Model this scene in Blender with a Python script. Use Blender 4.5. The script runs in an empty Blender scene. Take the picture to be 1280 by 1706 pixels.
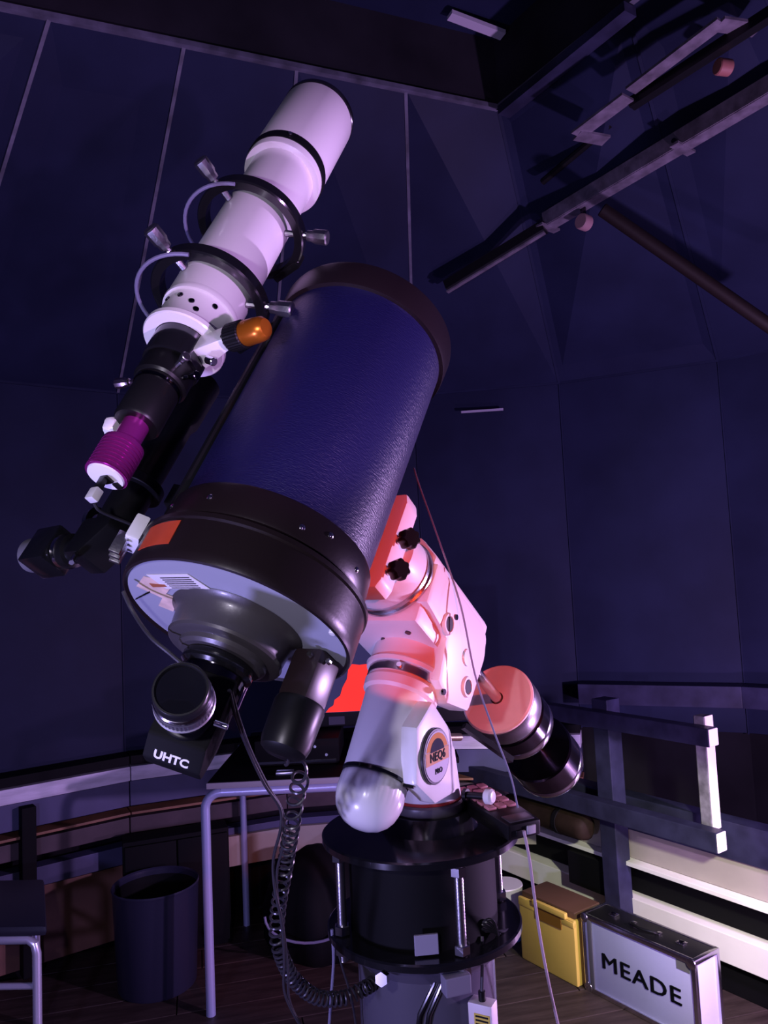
import bpy, bmesh, math, random
from mathutils import Vector, Matrix
rnd = random.Random(7)
PI = math.pi
R_ = math.radians
S = bpy.context.scene
COL = S.collection

# ------------------------------------------------------------------ camera
CAM_Z = 1.42
PITCH, ROLL = R_(4.5), R_(2.7)
fw = Vector((0, math.cos(PITCH), math.sin(PITCH)))
rt0 = Vector((1, 0, 0)); up0 = Vector((0, -math.sin(PITCH), math.cos(PITCH)))
rt = rt0*math.cos(ROLL) - up0*math.sin(ROLL)
up = up0*math.cos(ROLL) + rt0*math.sin(ROLL)
cam_d = bpy.data.cameras.new('camera')
cam = bpy.data.objects.new('camera', cam_d); COL.objects.link(cam)
m = Matrix((rt, up, -fw)).transposed().to_4x4(); m.translation = (0, 0, CAM_Z)
cam.matrix_world = m
cam_d.sensor_fit = 'VERTICAL'; cam_d.sensor_height = 36.0
cam_d.lens = 36.0*1280/1706
cam_d.clip_start = 0.02
S.camera = cam

# ------------------------------------------------------------------ world, lights, exposure
S.view_settings.view_transform = 'Standard'
S.view_settings.look = 'None'
S.view_settings.gamma = 1.0
S.view_settings.use_curve_mapping = False
S.view_settings.exposure = 0.0
w = bpy.data.worlds.new('night'); S.world = w; w.use_nodes = True
w.node_tree.nodes['Background'].inputs['Color'].default_value = (.05, .045, .12, 1)
w.node_tree.nodes['Background'].inputs['Strength'].default_value = 0.02

def lamp(name, kind, loc, power, color, aim=None, size=.1, angle=60, blend=.1, shape=None):
    L = bpy.data.lights.new(name, kind); o = bpy.data.objects.new(name, L); COL.objects.link(o)
    L.energy = power; L.color = color; o.location = loc
    if kind == 'SPOT':
        L.spot_size = R_(angle); L.spot_blend = blend; L.shadow_soft_size = size
    elif kind == 'AREA':
        L.size = size
    else:
        L.shadow_soft_size = size
    if aim is not None:
        o.rotation_euler = (Vector(aim)-Vector(loc)).to_track_quat('-Z', 'Y').to_euler()
    return o
# unseen coloured lamps behind and beside the camera, some added as helpers
lamp('purple_lamp', 'POINT', (1.30, 1.75, .45), 27, (.74, .41, 1.0), size=.04)
lamp('lilac_fill', 'POINT', (1.50, 1.35, 1.0), 135, (.74, .46, 1.0), size=.04)  # added fill for the gearbox facets and the blue tube's edge
lamp('violet_lamp', 'POINT', (-.78, .25, .80), 44, (.44, .38, 1.0), size=.05)
lamp('grey_lamp', 'POINT', (-.28, .10, 1.52), 13, (.85, .77, 1.0), size=.02)
lamp('pink_spot', 'SPOT', (.55, -.15, 1.30), 66, (.74, .40, 1.0), aim=(-.25, 1.0, 1.90), size=.02, angle=30, blend=.45)  # added unseen spot, narrowed to light only the refractor
lamp('red_spot', 'SPOT', (.28, -.05, 1.50), 38, (1.0, .06, .015), aim=(.062, 1.10, 1.40), size=.006, angle=17.0, blend=.05)  # unseen red spot, its cone shaped to end on the polar housing
lamp('red_fill_spot', 'SPOT', (.80, .10, 1.95), 60, (1.0, .13, .06), aim=(.22, 1.36, 1.17), size=.02, angle=12, blend=.4)  # added red spot, only there to redden the weights and keys
lamp('white_work_lamp', 'SPOT', (.85, 1.5, 1.0), 72, (1.0, .98, .78), aim=(.64, 3.0, .08), size=.03, angle=50, blend=.4)

# ------------------------------------------------------------------ materials
def mat(name, col, rough=.5, metal=0, bump=0, bscale=60, var=0, vscale=8, coat=0, emit=0, spec=.5, stretch=None):
    M = bpy.data.materials.new(name); M.use_nodes = True
    nt = M.node_tree; b = nt.nodes['Principled BSDF']
    b.inputs['Base Color'].default_value = (*col, 1)
    b.inputs['Roughness'].default_value = rough
    b.inputs['Metallic'].default_value = metal
    b.inputs['Coat Weight'].default_value = coat
    b.inputs['Coat Roughness'].default_value = .12
    b.inputs['Specular IOR Level'].default_value = spec
    if emit:
        b.inputs['Emission Color'].default_value = (*col, 1)
        b.inputs['Emission Strength'].default_value = emit
    tc = nt.nodes.new('ShaderNodeTexCoord'); mp = nt.nodes.new('ShaderNodeMapping')
    nt.links.new(tc.outputs['Object'], mp.inputs['Vector'])
    if stretch: mp.inputs['Scale'].default_value = stretch
    if var:
        n = nt.nodes.new('ShaderNodeTexNoise'); n.inputs['Scale'].default_value = vscale; n.inputs['Detail'].default_value = 5
        nt.links.new(mp.outputs['Vector'], n.inputs['Vector'])
        r = nt.nodes.new('ShaderNodeValToRGB')
        r.color_ramp.elements[0].position = .3; r.color_ramp.elements[1].position = .7
        r.color_ramp.elements[0].color = (*[c*(1-var) for c in col], 1)
        r.color_ramp.elements[1].color = (*[min(1, c*(1+var)) for c in col], 1)
        nt.links.new(n.outputs['Fac'], r.inputs['Fac']); nt.links.new(r.outputs['Color'], b.inputs['Base Color'])
    if bump:
        n = nt.nodes.new('ShaderNodeTexNoise'); n.inputs['Scale'].default_value = bscale; n.inputs['Detail'].default_value = 3
        nt.links.new(mp.outputs['Vector'], n.inputs['Vector'])
        u = nt.nodes.new('ShaderNodeBump'); u.inputs['Strength'].default_value = bump; u.inputs['Distance'].default_value = .002
        nt.links.new(n.outputs['Fac'], u.inputs['Height']); nt.links.new(u.outputs['Normal'], b.inputs['Normal'])
    return M

WHITE = mat('white_enamel', (.80, .78, .77), .42, bump=.03, bscale=300, coat=.1)
WHITE2 = mat('white_gloss_tube', (.80, .77, .78), .30, coat=.3)
WPLAST = mat('white_plastic', (.78, .77, .77), .25, coat=.3)
BLACK = mat('black_satin', (.006, .006, .007), .36, spec=.35)
BGLOSS = mat('black_gloss', (.008, .008, .010), .16, coat=.5)
BMATTE = mat('black_matte', (.004, .004, .005), .7, spec=.12)
RUBBER = mat('black_rubber', (.012, .012, .013), .55, bump=.1, bscale=200)
CAST = mat('dark_grey_casting', (.055, .050, .056), .36, bump=.06, bscale=220, coat=.1)
CASTRING = mat('black_casting', (.013, .008, .010), .34, spec=.3, bump=.05, bscale=200)
FACE = mat('lit_back_plate', (.34, .35, .43), .45, bump=.04, bscale=200)  # dark casting made lighter here to carry the light on the plate
TUBE = mat('blue_crackle_paint', (.007, .006, .055), .40, spec=.7, bump=.45, bscale=380, stretch=(.5, .5, 1.8))
CHROME = mat('chrome', (.75, .74, .76), .16, 1)
STEEL = mat('brushed_steel', (.55, .54, .56), .30, 1, bump=.1, bscale=300)
DSTEEL = mat('dark_chrome', (.10, .095, .11), .17, 1)
ORANGE = mat('orange_anodised', (.62, .17, .015), .3, .7)
MAGENTA = mat('magenta_anodised', (.48, .035, .36), .22, .7)
DOME = mat('dome_paint', (.0125, .0155, .042), .55, spec=.10, var=.22, vscale=3, bump=.25, bscale=9)
DOMESEAM = mat('worn_seam_paint', (.09, .085, .125), .6, var=.5, vscale=14)
DWOOD = mat('dark_blue_timber_paint', (.024, .024, .055), .5, spec=.2, var=.35, vscale=12, bump=.2, bscale=40)
LWOOD = mat('lit_blue_timber', (.60, .57, .68), .6, var=.2, vscale=9, bump=.3, bscale=60, stretch=(1, 1, 6))  # dark blue timber made pale to carry the light on it
ORSTRIP = mat('orange_strip', (.24, .11, .06), .6, var=.3, vscale=9)
BWOOD = mat('brown_timber', (.055, .034, .042), .6, var=.3, vscale=9)
OWOOD = mat('orange_board', (.17, .075, .055), .65, var=.3, vscale=6)
BLUEB = mat('blue_board', (.055, .055, .13), .6, var=.2, vscale=6)
ENDW = mat('sawn_timber_end', (.78, .70, .68), .7)
CREAM = mat('cream_board', (.88, .88, .78), .6, var=.06, vscale=6)
BEIGE = mat('beige_board', (.34, .31, .26), .7, var=.08, vscale=6)
DARKW = mat('dark_low_wall', (.016, .014, .020), .7, spec=.15, var=.3, vscale=5)
FLOORM = mat('dark_floor_board', (.038, .027, .024), .5, spec=.15, var=.4, vscale=5, bump=.25, bscale=30, stretch=(1, 7, 1))
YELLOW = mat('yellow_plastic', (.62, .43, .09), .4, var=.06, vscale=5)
DYELLOW = mat('shaded_yellow_plastic', (.22, .10, .012), .5)
ALU = mat('ribbed_aluminium_sheet', (.56, .54, .92), .45, .2, bump=.1, bscale=120)  # lilac tint stands in for purple lamps reflected in the sheet
ALUE = mat('polished_aluminium_edge', (.72, .72, .76), .22, 1)
INK = mat('black_print', (.01, .01, .015), .7, spec=.1)
LILAC = mat('white_print', (.75, .74, .8), .5)
REDLAB = mat('red_label', (.55, .06, .02), .5, var=.12, vscale=30)
PAPER = mat('white_paper_label', (.78, .74, .74), .6)
PAPERW = mat('worn_paper_label', (.70, .50, .42), .7, var=.3, vscale=40)
LEGM = mat('pale_blue_tube_steel', (.46, .50, .78), .3, .35)
TOPM = mat('grey_table_laminate', (.30, .28, .32), .5)
SEATM = mat('dark_navy_vinyl', (.018, .018, .032), .5, bump=.1, bscale=100)
BINM = mat('black_bin_plastic', (.022, .022, .045), .3)
CORD = mat('black_cord', (.03, .028, .036), .3)
GCORD = mat('grey_cord', (.17, .16, .25), .45)
LCORD = mat('pale_cord', (.42, .34, .38), .5)
PINK = mat('red_lit_key', (.52, .20, .22), .5)  # pink colour carries the red light on the keys
REDSCR = mat('red_screen_light', (1.0, .03, .01), .5, emit=.72)
NAVSCR = mat('navy_screen_light', (.018, .018, .06), .4, emit=.5)
PIERM = mat('grey_pier_enamel', (.085, .08, .11), .22, coat=.4)
BROWN = mat('brown_leather', (.020, .012, .008), .7, spec=.12, var=.3, vscale=20)
CYAN = mat('blue_plastic', (.08, .20, .65), .4)
GLASS = mat('dark_lens_glass', (.006, .006, .010), .04, coat=1)
BADGE_O = mat('orange_print', (.62, .26, .08), .7, spec=.1)
GLOWW = mat('bright_end_plate', (.95, .92, .95), .3)

# ------------------------------------------------------------------ mesh builder
class MB:
    def __init__(self): self.v = []; self.f = []
    def add(self, vs, fs):
        o = len(self.v); self.v += [tuple(v) for v in vs]; self.f += [tuple(i+o for i in f) for f in fs]; return self
    def box(self, c, s, rot=None, bev=0):
        bm = bmesh.new(); bmesh.ops.create_cube(bm, size=1)
        bmesh.ops.scale(bm, vec=s, verts=bm.verts)
        if bev: bmesh.ops.bevel(bm, geom=list(bm.edges), offset=bev, segments=2, affect='EDGES', profile=.6)
        M = Matrix.Translation(c) @ (rot.to_4x4() if rot is not None else Matrix())
        bm.verts.index_update()
        self.add([M @ v.co for v in bm.verts], [[v.index for v in f.verts] for f in bm.faces]); bm.free(); return self
    def bb(self, lo, hi, bev=0):
        lo = Vector(lo); hi = Vector(hi); return self.box((lo+hi)/2, hi-lo, None, bev)
    def beam(self, a, b, wd, ht, upv=(0, 0, 1), bev=0):
        a = Vector(a); b = Vector(b); y = (b-a).normalized(); x = y.cross(Vector(upv)).normalized(); z = x.cross(y)
        return self.box((a+b)/2, (wd, (b-a).length, ht), Matrix((x, y, z)).transposed(), bev)
    def lathe(self, prof, org=(0, 0, 0), axis=(0, 0, 1), seg=40, mod=None, close=False):
        """prof: (h along axis, radius)"""
        ax = Vector(axis).normalized(); t = Vector((1, 0, 0)) if abs(ax.x) < .9 else Vector((0, 1, 0))
        u = ax.cross(t).normalized(); v = ax.cross(u); org = Vector(org)
        vs = []; fs = []; idx = []
        for h, r in prof:
            if r < 1e-6: idx.append([len(vs)]); vs.append(org+ax*h)
            else:
                row = []
                for k in range(seg):
                    a = 2*PI*k/seg; rr = r*(mod(k, h) if mod else 1)
                    row.append(len(vs)); vs.append(org+ax*h+(u*math.cos(a)+v*math.sin(a))*rr)
                idx.append(row)
        pairs = list(zip(idx[:-1], idx[1:]))
        if close: pairs.append((idx[-1], idx[0]))
        for A, B in pairs:
            for k in range(seg):
                k2 = (k+1) % seg
                if len(A) == 1 and len(B) == 1: continue
                if len(A) == 1: fs.append((A[0], B[k2], B[k]))
                elif len(B) == 1: fs.append((A[k], A[k2], B[0]))
                else: fs.append((A[k], A[k2], B[k2], B[k]))
        # orientation: outward
        return self.add(vs, fs)
    def cyl(self, a, b, r, r2=None, seg=24, ch=0):
        a = Vector(a); b = Vector(b); L = (b-a).length; r2 = r if r2 is None else r2
        if ch: pr = [(0, 0), (0, r-ch), (ch, r), (L-ch, r2), (L, r2-ch), (L, 0)]
        else: pr = [(0, 0), (0, r), (L, r2), (L, 0)]
        return self.lathe(pr, a, b-a, seg)
    def ring(self, org, axis, r0, r1, h, seg=48, ch=.001):
        return self.lathe([(0, r0), (0, r1-ch), (ch, r1), (h-ch, r1), (h, r1-ch), (h, r0)], org, axis, seg, close=True)
    def prism(self, poly, vec, bev=0):
        """poly: list of 3D points (planar), extruded by vec"""
        bm = bmesh.new(); vec = Vector(vec)
        b = [bm.verts.new(q) for q in poly]; t = [bm.verts.new(Vector(q)+vec) for q in poly]
        n = len(poly); bm.faces.new(b); bm.faces.new(t[::-1])
        for i in range(n): bm.faces.new((b[i], t[i], t[(i+1) % n], b[(i+1) % n]))
        bmesh.ops.recalc_face_normals(bm, faces=bm.faces)
        if bev: bmesh.ops.bevel(bm, geom=list(bm.edges), offset=bev, segments=2, affect='EDGES', profile=.6)
        bm.verts.index_update()
        self.add([v.co.copy() for v in bm.verts], [[v.index for v in f.verts] for f in bm.faces]); bm.free(); return self
    def tube(self, pts, r, seg=8, caps=True):
        pts = [Vector(q) for q in pts]; n = len(pts); vs = []; fs = []
        t0 = (pts[1]-pts[0]).normalized(); nrm = t0.orthogonal().normalized()
        for i in range(n):
            t = (pts[min(i+1, n-1)]-pts[max(i-1, 0)]).normalized()
            nrm = (nrm-t*nrm.dot(t)); nrm = nrm.normalized() if nrm.length > 1e-6 else t.orthogonal().normalized()
            bi = t.cross(nrm); rr = r[i] if isinstance(r, (list, tuple)) else r
            for k in range(seg):
                a = 2*PI*k/seg; vs.append(pts[i]+(nrm*math.cos(a)+bi*math.sin(a))*rr)
        for i in range(n-1):
            for k in range(seg):
                k2 = (k+1) % seg; fs.append((i*seg+k, i*seg+k2, (i+1)*seg+k2, (i+1)*seg+k))
        if caps: fs.append(tuple(range(seg))[::-1]); fs.append(tuple((n-1)*seg+k for k in range(seg)))
        return self.add(vs, fs)
    def build(self, name, material, parent=None, smooth=True, angle=35, kind=None, label=None):
        me = bpy.data.meshes.new(name); me.from_pydata(self.v, [], self.f)
        bm = bmesh.new(); bm.from_mesh(me); bmesh.ops.recalc_face_normals(bm, faces=bm.faces); bm.to_mesh(me); bm.free()
        me.materials.append(material)
        if smooth:
            me.polygons.foreach_set('use_smooth', [True]*len(me.polygons)); me.set_sharp_from_angle(angle=R_(angle))
        o = bpy.data.objects.new(name, me); COL.objects.link(o)
        if parent is not None: o.parent = parent
        if kind: o['kind'] = kind
        if label: o['label'] = label
        return o

def smooth_path(pts, n=12):
    P = [Vector(q) for q in pts]; P = [2*P[0]-P[1]]+P+[2*P[-1]-P[-2]]; out = []
    for i in range(1, len(P)-2):
        for k in range(n):
            t = k/n; a, b, c, d = P[i-1:i+3]
            out.append(.5*((2*b)+(c-a)*t+(2*a-5*b+4*c-d)*t*t+(3*b-a-3*c+d)*t**3))
    out.append(P[-2]); return out

def tag(o, label, cat, group=None, kind=None):
    o['label'] = label; o['category'] = cat
    if group: o['group'] = group
    if kind: o['kind'] = kind
    return o
def empty(name, M, label=None, cat=None, group=None, kind=None):
    o = bpy.data.objects.new(name, None); COL.objects.link(o); o.empty_display_size = .05
    o.matrix_world = M if isinstance(M, Matrix) else Matrix.Translation(M)
    if label: tag(o, label, cat, group)
    if kind: o['kind'] = kind
    return o
def copy_tree(o, parent=None):
    c = o.copy(); COL.objects.link(c)
    if parent is not None: c.parent = parent
    for ch in [x for x in COL.objects if x.parent == o]: copy_tree(ch, c)
    return c
def text_mesh(name, body, size, M, material, parent=None, depth=.0006, spacing=1.0, bold=0, sx=1.0):
    cu = bpy.data.curves.new(name, 'FONT'); cu.body = body; cu.size = size; cu.align_x = 'CENTER'; cu.align_y = 'CENTER'
    cu.extrude = depth; cu.space_character = spacing; cu.offset = bold; cu.resolution_u = 3
    t = bpy.data.objects.new(name, cu); COL.objects.link(t)
    bpy.context.view_layer.update()
    me = bpy.data.meshes.new_from_object(t.evaluated_get(bpy.context.evaluated_depsgraph_get()))
    bpy.data.objects.remove(t); bpy.data.curves.remove(cu)
    me.transform(M @ Matrix.Diagonal((sx, 1, 1, 1))); me.materials.clear(); me.materials.append(material)
    o = bpy.data.objects.new(name, me); COL.objects.link(o)
    if parent is not None: o.parent = parent
    return o
def sight(x, y, z):
    """a point at depth z (metres along the lens axis) on the sight line of a photo position: used for the loose cables"""
    return Vector((0, 0, CAM_Z)) + z*(fw + rt*((x-640)/1280) - up*((y-853)/1280))

# ================================================================== THE ROOM
CX, CY = .10, 1.00
RD = 2.55; Z0, Z1, Z2 = .70, 2.24, 3.0
NP = 24; A0 = 73.5
def dp(k, r=RD): a = R_(A0+360/NP*k); return Vector((CX+r*math.cos(a), CY+r*math.sin(a), 0))
# upper opening of the dome (an irregular polygon)
UP = [Vector((x, y, Z2)) for x, y in ((.46, 2.54), (-1.4, 1.80), (-1.5, .6), (-.6, -.5), (.7, -.6), (1.5, .3), (1.5, .92))]
def up_at(k):
    if k % NP == 0: return UP[0].copy()
    d = (dp(k)-Vector((CX, CY, 0))).normalized(); best = None
    for i in range(len(UP)):
        a = UP[i]; b = UP[(i+1) % len(UP)]; ex = b.x-a.x; ey = b.y-a.y
        den = d.x*ey-d.y*ex
        if abs(den) < 1e-9: continue
        t = ((a.x-CX)*ey-(a.y-CY)*ex)/den; s = ((a.x-CX)*d.y-(a.y-CY)*d.x)/den
        if t > 0 and -1e-6 <= s <= 1+1e-6: best = t
    return Vector((CX+d.x*best, CY+d.y*best, Z2))

# floor: boards laid over a dark base
fl = empty('floor', (0, 1.0, 0), kind='structure')
MB().lathe([(-.12, 0), (-.12, 2.75), (-.012, 2.75), (-.012, 0)], (CX, 0, 0), (0, 0, 1), 48).build('floor_base', DARKW, fl)
pd = Vector((.97, .24, 0)).normalized(); pn = Vector((-pd.y, pd.x, 0))
pm = {}
for i in range(-17, 18):
    off = i*.145; half = math.sqrt(max(0, 2.5**2-off*off)); x0 = -half
    j = 0; x0 += -rnd.random()*.5
    while x0 < half:
        L = .9+.5*rnd.random(); a = max(x0, -half); b = min(x0+L, half); x0 += L
        if b-a < .15: continue
        c = Vector((CX, 0, 0))+pn*off+pd*((a+b)/2)
        o = MB().box((0, 0, -.006), (b-a-.004, .141, .012), None, .0015)
        ob = o.build('plank', FLOORM, fl, smooth=False); ob.location = c; ob.rotation_euler.z = math.atan2(pd.y, pd.x)

# dome drum and roof panels
wd = empty('wall_dome', (CX, CY, Z0), kind='structure')
cl = empty('ceiling', (CX, CY, Z2), kind='structure')
def panel(pts, name, parent, material, th=.012, gap=.004):
    c = sum(pts, Vector())/len(pts); n = (pts[1]-pts[0]).cross(pts[2]-pts[1]).normalized()
    if n.dot(Vector((CX, CY, 1.2))-c) < 0: n = -n
    q = [p+(c-p).normalized()*gap for p in pts]
    b = MB(); b.prism([p-Vector(parent.location) for p in q], -n*th, .0015)
    return b.build(name, material, parent, smooth=False)
for k in range(NP):
    a = dp(k); b = dp(k+1)
    panel([a+Vector((0, 0, Z0)), b+Vector((0, 0, Z0)), b+Vector((0, 0, Z1)), a+Vector((0, 0, Z1))], 'panel', wd, DOME)
    ua = up_at(k); ub = up_at(k+1)
    panel([a+Vector((0, 0, Z1)), b+Vector((0, 0, Z1)), ub, ua], 'panel', cl, DOME)
    # worn welded seam strips where the panels meet
    inn = (Vector((CX, CY, 0))-a).normalized()*.003
    s = MB(); s.beam(a+inn+Vector((0, 0, Z1+.0))-Vector(cl.location), ua+inn*.5-Vector(cl.location), .011, .006, inn); s.build('seam_strip', DOMESEAM if 1 <= k <= 8 else DOME, cl, smooth=False)
    s = MB(); s.beam(a+inn+Vector((0, 0, Z0))-Vector(wd.location), a+inn+Vector((0, 0, Z1))-Vector(wd.location), .006, .005, inn); s.build('seam_strip', DOME, wd, smooth=False)
# outer skin closing the gaps
b = MB()
for k in range(NP):
    a = dp(k, RD+.03); c = dp(k+1, RD+.03); ua = up_at(k)+Vector((0, 0, .04)); ub = up_at(k+1)+Vector((0, 0, .04))
    z = Vector((0, 0, 1)); b.add([a, c, c+z*(Z1+.02), a+z*(Z1+.02)], [(0, 1, 2, 3)]); b.add([a+z*(Z1+.02), c+z*(Z1+.02), ub, ua], [(0, 1, 2, 3)])
b.build('wall_outer_skin', DARKW, smooth=False, kind='structure')
# raised flat lid over the opening, with fascia and rim
b = MB(); b.prism([q+Vector((0, 0, .25)) for q in UP], (0, 0, .04)); b.build('ceiling_lid', DOME, smooth=False, kind='structure')
b = MB(); rim = MB()
for i in range(len(UP)):
    a = UP[i]; c = UP[(i+1) % len(UP)]; b.add([a, c, c+Vector((0, 0, .26)), a+Vector((0, 0, .26))], [(0, 1, 2, 3)])
    rim.beam(a, c, .02, .016)
b.build('ceiling_fascia', DARKW, smooth=False, kind='structure')
rim.build('trim_1', DOMESEAM, smooth=False, kind='structure')
# ring flange between drum and roof
b = MB()
for k in range(NP):
    b.beam(dp(k, RD-.004)+Vector((0, 0, Z1)), dp(k+1, RD-.004)+Vector((0, 0, Z1)), .008, .010)
b.build('trim_2', DOME, smooth=False, kind='structure')
q0 = dp(0, RD-.03); tag(MB().beam((.375, 3.475, 2.135), (.565, 3.455, 2.135), .006, .010).build('trim_5', mat('bare_batten', (.35, .32, .42), .5), kind='structure'), 'thin pale batten on the dome panel beside the big tube', 'trim')
# low outer wall below the dome
b = MB()
for k in range(NP): b.add([dp(k, 2.58)+Vector((0, 0, -.1)), dp(k+1, 2.58)+Vector((0, 0, -.1)), dp(k+1, 2.58)+Vector((0, 0, Z0)), dp(k, 2.58)+Vector((0, 0, Z0))], [(0, 1, 2, 3)])
b.build('wall_low', DARKW, smooth=False, kind='structure')

# left: stacked timber rails of the dome ring, each straight length a board
wl = empty('wall_left', (-1.3, 3.0, 0), kind='structure')
def ringboards(z0, z1, r0, r1, material, k0, k1, name='board'):
    for k in range(k0, k1):
        q = []
        for kk, r in ((k, r0), (k+1, r0), (k+1, r1), (k, r1)): q.append(dp(kk, r)+Vector((0, 0, z0))-Vector(wl.location))
        c = sum(q, Vector())/4; q = [p+(c-p).normalized()*.002 for p in q]
        MB().prism(q, (0, 0, z1-z0), .002).build(name, material, wl, smooth=False)
KL0, KL1 = 0, 7
ringboards(.70, .735, 2.44, 2.54, BMATTE, KL0, KL1)
ringboards(.640, .695, 2.43, 2.53, LWOOD, KL0, KL1)
ringboards(.535, .632, 2.46, 2.53, BLUEB, KL0, KL1)
ringboards(.505, .515, 2.44, 2.53, ORSTRIP, KL0, KL1)
ringboards(.425, .487, 2.47, 2.53, BWOOD, KL0, KL1)
ringboards(.315, .385, 2.46, 2.53, BLUEB, KL0, KL1)
ringboards(.02, .30, 2.50, 2.54, OWOOD, KL0+3, KL1)
ringboards(.24, .36, 2.43, 2.455, BEIGE, 0, 3)
for kk in (3.6, 4.4, 5.5):
    a = R_(A0+15*kk); pt = Vector((CX+2.42*math.cos(a), CY+2.42*math.sin(a), 0))-Vector(wl.location)
    MB().box(pt+Vector((0, 0, .32)), (.06, .05, .60), Matrix.Rotation(a, 3, 'Z'), .003).build('post', BMATTE, wl, smooth=False)

# right: low boarded wall with plank, shelf edge and cream boards
wr = empty('wall_right', (.9, 2.85, 0), kind='structure')
wdir = Vector((.572, -.820, 0)).normalized(); wn = Vector((-wdir.y*-1, 0, 0)); wn = Vector((.820, .572, 0)).normalized()
def wpt(s, n, z): return wdir*s + wn*n + Vector((0, 0, z))    # s along the wall (0 near the post), n outward
W0 = wn*2.355 - wdir*1.62                                     # s origin: far end
def wbox(s0, s1, n0, n1, z0, z1, name, material, bev=.002, parent=wr):
    c = wpt((s0+s1)/2, (n0+n1)/2, (z0+z1)/2); rot = Matrix((wdir, wn, Vector((0, 0, 1)))).transposed()
    off = Vector(parent.location) if parent is not None else Vector()
    return MB().box(c-off, (abs(s1-s0), abs(n1-n0), abs(z1-z0)), rot, bev).build(name, material, parent, smooth=False)
SA, SB = -2.75, -.75
wbox(SA, SB, 2.352, 2.42, .440, .560, 'plank', DWOOD)
wbox(SA, SB, 2.365, 2.42, .335, .436, 'board', BEIGE)
wbox(SA, SB, 2.325, 2.42, .318, .333, 'shelf', CREAM)
wbox(SA, SB, 2.40, 2.44, .20, .316, 'board', BMATTE)
wbox(SA, SB, 2.345, 2.42, .105, .198, 'board', CREAM)
wbox(SA, SB, 2.37, 2.43, 0, .103, 'board', BMATTE)
wbox(-2.16, -1.98, 2.30, 2.36, .19, .31, 'bracket', BMATTE)
# dome ring board on the right
for k in range(-6, 0):
    q = [dp(kk, r)+Vector((0, 0, .82))-Vector(wr.location) for kk, r in ((k, 2.44), (k+1, 2.44), (k+1, 2.54), (k, 2.54))]
    MB().prism(q, (0, 0, .085), .002).build('ring_board', DWOOD, wr, smooth=False)

# ------------------------------------------------------------------ steel and timber up in the dome (top right)
def rail_thing(name, a, b, label, parts):
    o = empty(name, a, label, 'rail'); o['group'] = 'shutter gear under the roof'
    return o
LR = mat('worn_lilac_steel', (.20, .17, .22), .4, .4, var=.4, vscale=25)
def angle_iron(mb, a, b, wd=.05, th=.006):
    a = Vector(a); b = Vector(b)
    mb.beam(a, b, wd, th); y = (b-a).normalized(); x = y.cross(Vector((0, 0, 1))).normalized()
    mb.beam(a+x*(wd/2)+Vector((0, 0, wd/2)), b+x*(wd/2)+Vector((0, 0, wd/2)), th, wd); return mb
a = Vector((.655, 2.75, 2.66)); b2 = Vector((1.30, 1.92, 2.74))
t = empty('shutter_rail', a, 'long lower steel shutter rail running up to the right under the roof', 'rail')
o = angle_iron(MB(), Vector(), b2-a, .05).build('angle_iron', LR, t, smooth=False)
dd = (b2-a).normalized(); sx = dd.cross(Vector((0, 0, 1))).normalized()
for s_ in (.0, .52):
    q = dd*((b2-a).length*s_)
    MB().beam(q-sx*.05, q+sx*.05, .03, .008).build('bracket', LR, t, smooth=False)
    MB().cyl(q-sx*.05+Vector((0, 0, .01)), q+sx*.05+Vector((0, 0, .01)), .008, seg=12).build('axle', DSTEEL, t)
q = dd*.16
MB().cyl(q+Vector((0, 0, -.055))-sx*.02, q+Vector((0, 0, -.055))+sx*.02, .028, seg=20, ch=.004).build('roller', mat('pink_rubber', (.30, .17, .19), .5), t)
MB().beam(q, q+Vector((0, 0, -.06)), .02, .006, sx).build('roller_bracket', DSTEEL, t, smooth=False)

a = Vector((.660, 2.31, 2.757)); b2 = Vector((.941, 1.92, 2.806))
t = empty('shutter_track', a, 'upper pair of flat steel shutter tracks near the roof edge', 'rail')
v = b2-a
MB().beam(Vector(), v*.40, .055, .008).build('flat_bar', LR, t, smooth=False)
MB().beam(v*.42+Vector((0, 0, .012)), v*1.02+Vector((0, 0, .012)), .045, .008).build('flat_bar', LR, t, smooth=False)
MB().beam(v*1.0+Vector((0, 0, .012)), v*1.0+Vector((.12, .03, .012)), .05, .008).build('end_plate', LR, t, smooth=False)
MB().beam(Vector((.0, 0, 0)), Vector((.10, .03, -.005)), .05, .008).build('end_plate', LR, t, smooth=False)
MB().cyl(v*.8+Vector((.09, .02, -.03)), v*.8+Vector((.13, .03, -.03)), .022, seg=18, ch=.003).build('roller', mat('brick_red_rubber', (.30, .11, .10), .5), t)
MB().beam(v*.3+Vector((.05, .0, .005)), v*1.15+Vector((.08, .02, .0)), .03, .03).build('channel', BLACK, t, smooth=False)
a = Vector((.29, 2.95, 2.53)); b2 = Vector((.64, 2.74, 2.66))
t = empty('sagging_rail', a, 'dark rail end sloping down over the top of the big telescope', 'rail')
MB().beam(Vector(), b2-a, .05, .035).build('channel', BLACK, t, smooth=False)
MB().beam(Vector((0, 0, -.022)), b2-a+Vector((0, 0, -.022)), .02, .006).build('lower_lip', LR, t, smooth=False)
a = Vector((.62, 2.64, 2.78)); b2 = Vector((.80, 2.40, 2.84))
tag(MB().tube([a, a+(b2-a)*.5, b2], .012).build('pull_rod', BLACK), 'thin dark pull rod between the two shutter rails', 'rod')
tag(MB().cyl((.755, 2.42, 2.565), (1.36, 2.42, 2.075), .022, seg=16, ch=.003).build('brace_pole', mat('dark_brown_wood', (.012, .007, .007), .6, spec=.2)), 'dark brown diagonal brace pole falling to the right edge', 'pole')
a = Vector((.47, 2.50, 2.96)); b2 = Vector((.76, 2.05, 2.97))
tag(MB().beam(a, b2, .05, .03).build('trim_3', DWOOD, kind='structure'), 'painted timber edging the roof opening', 'trim')
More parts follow.
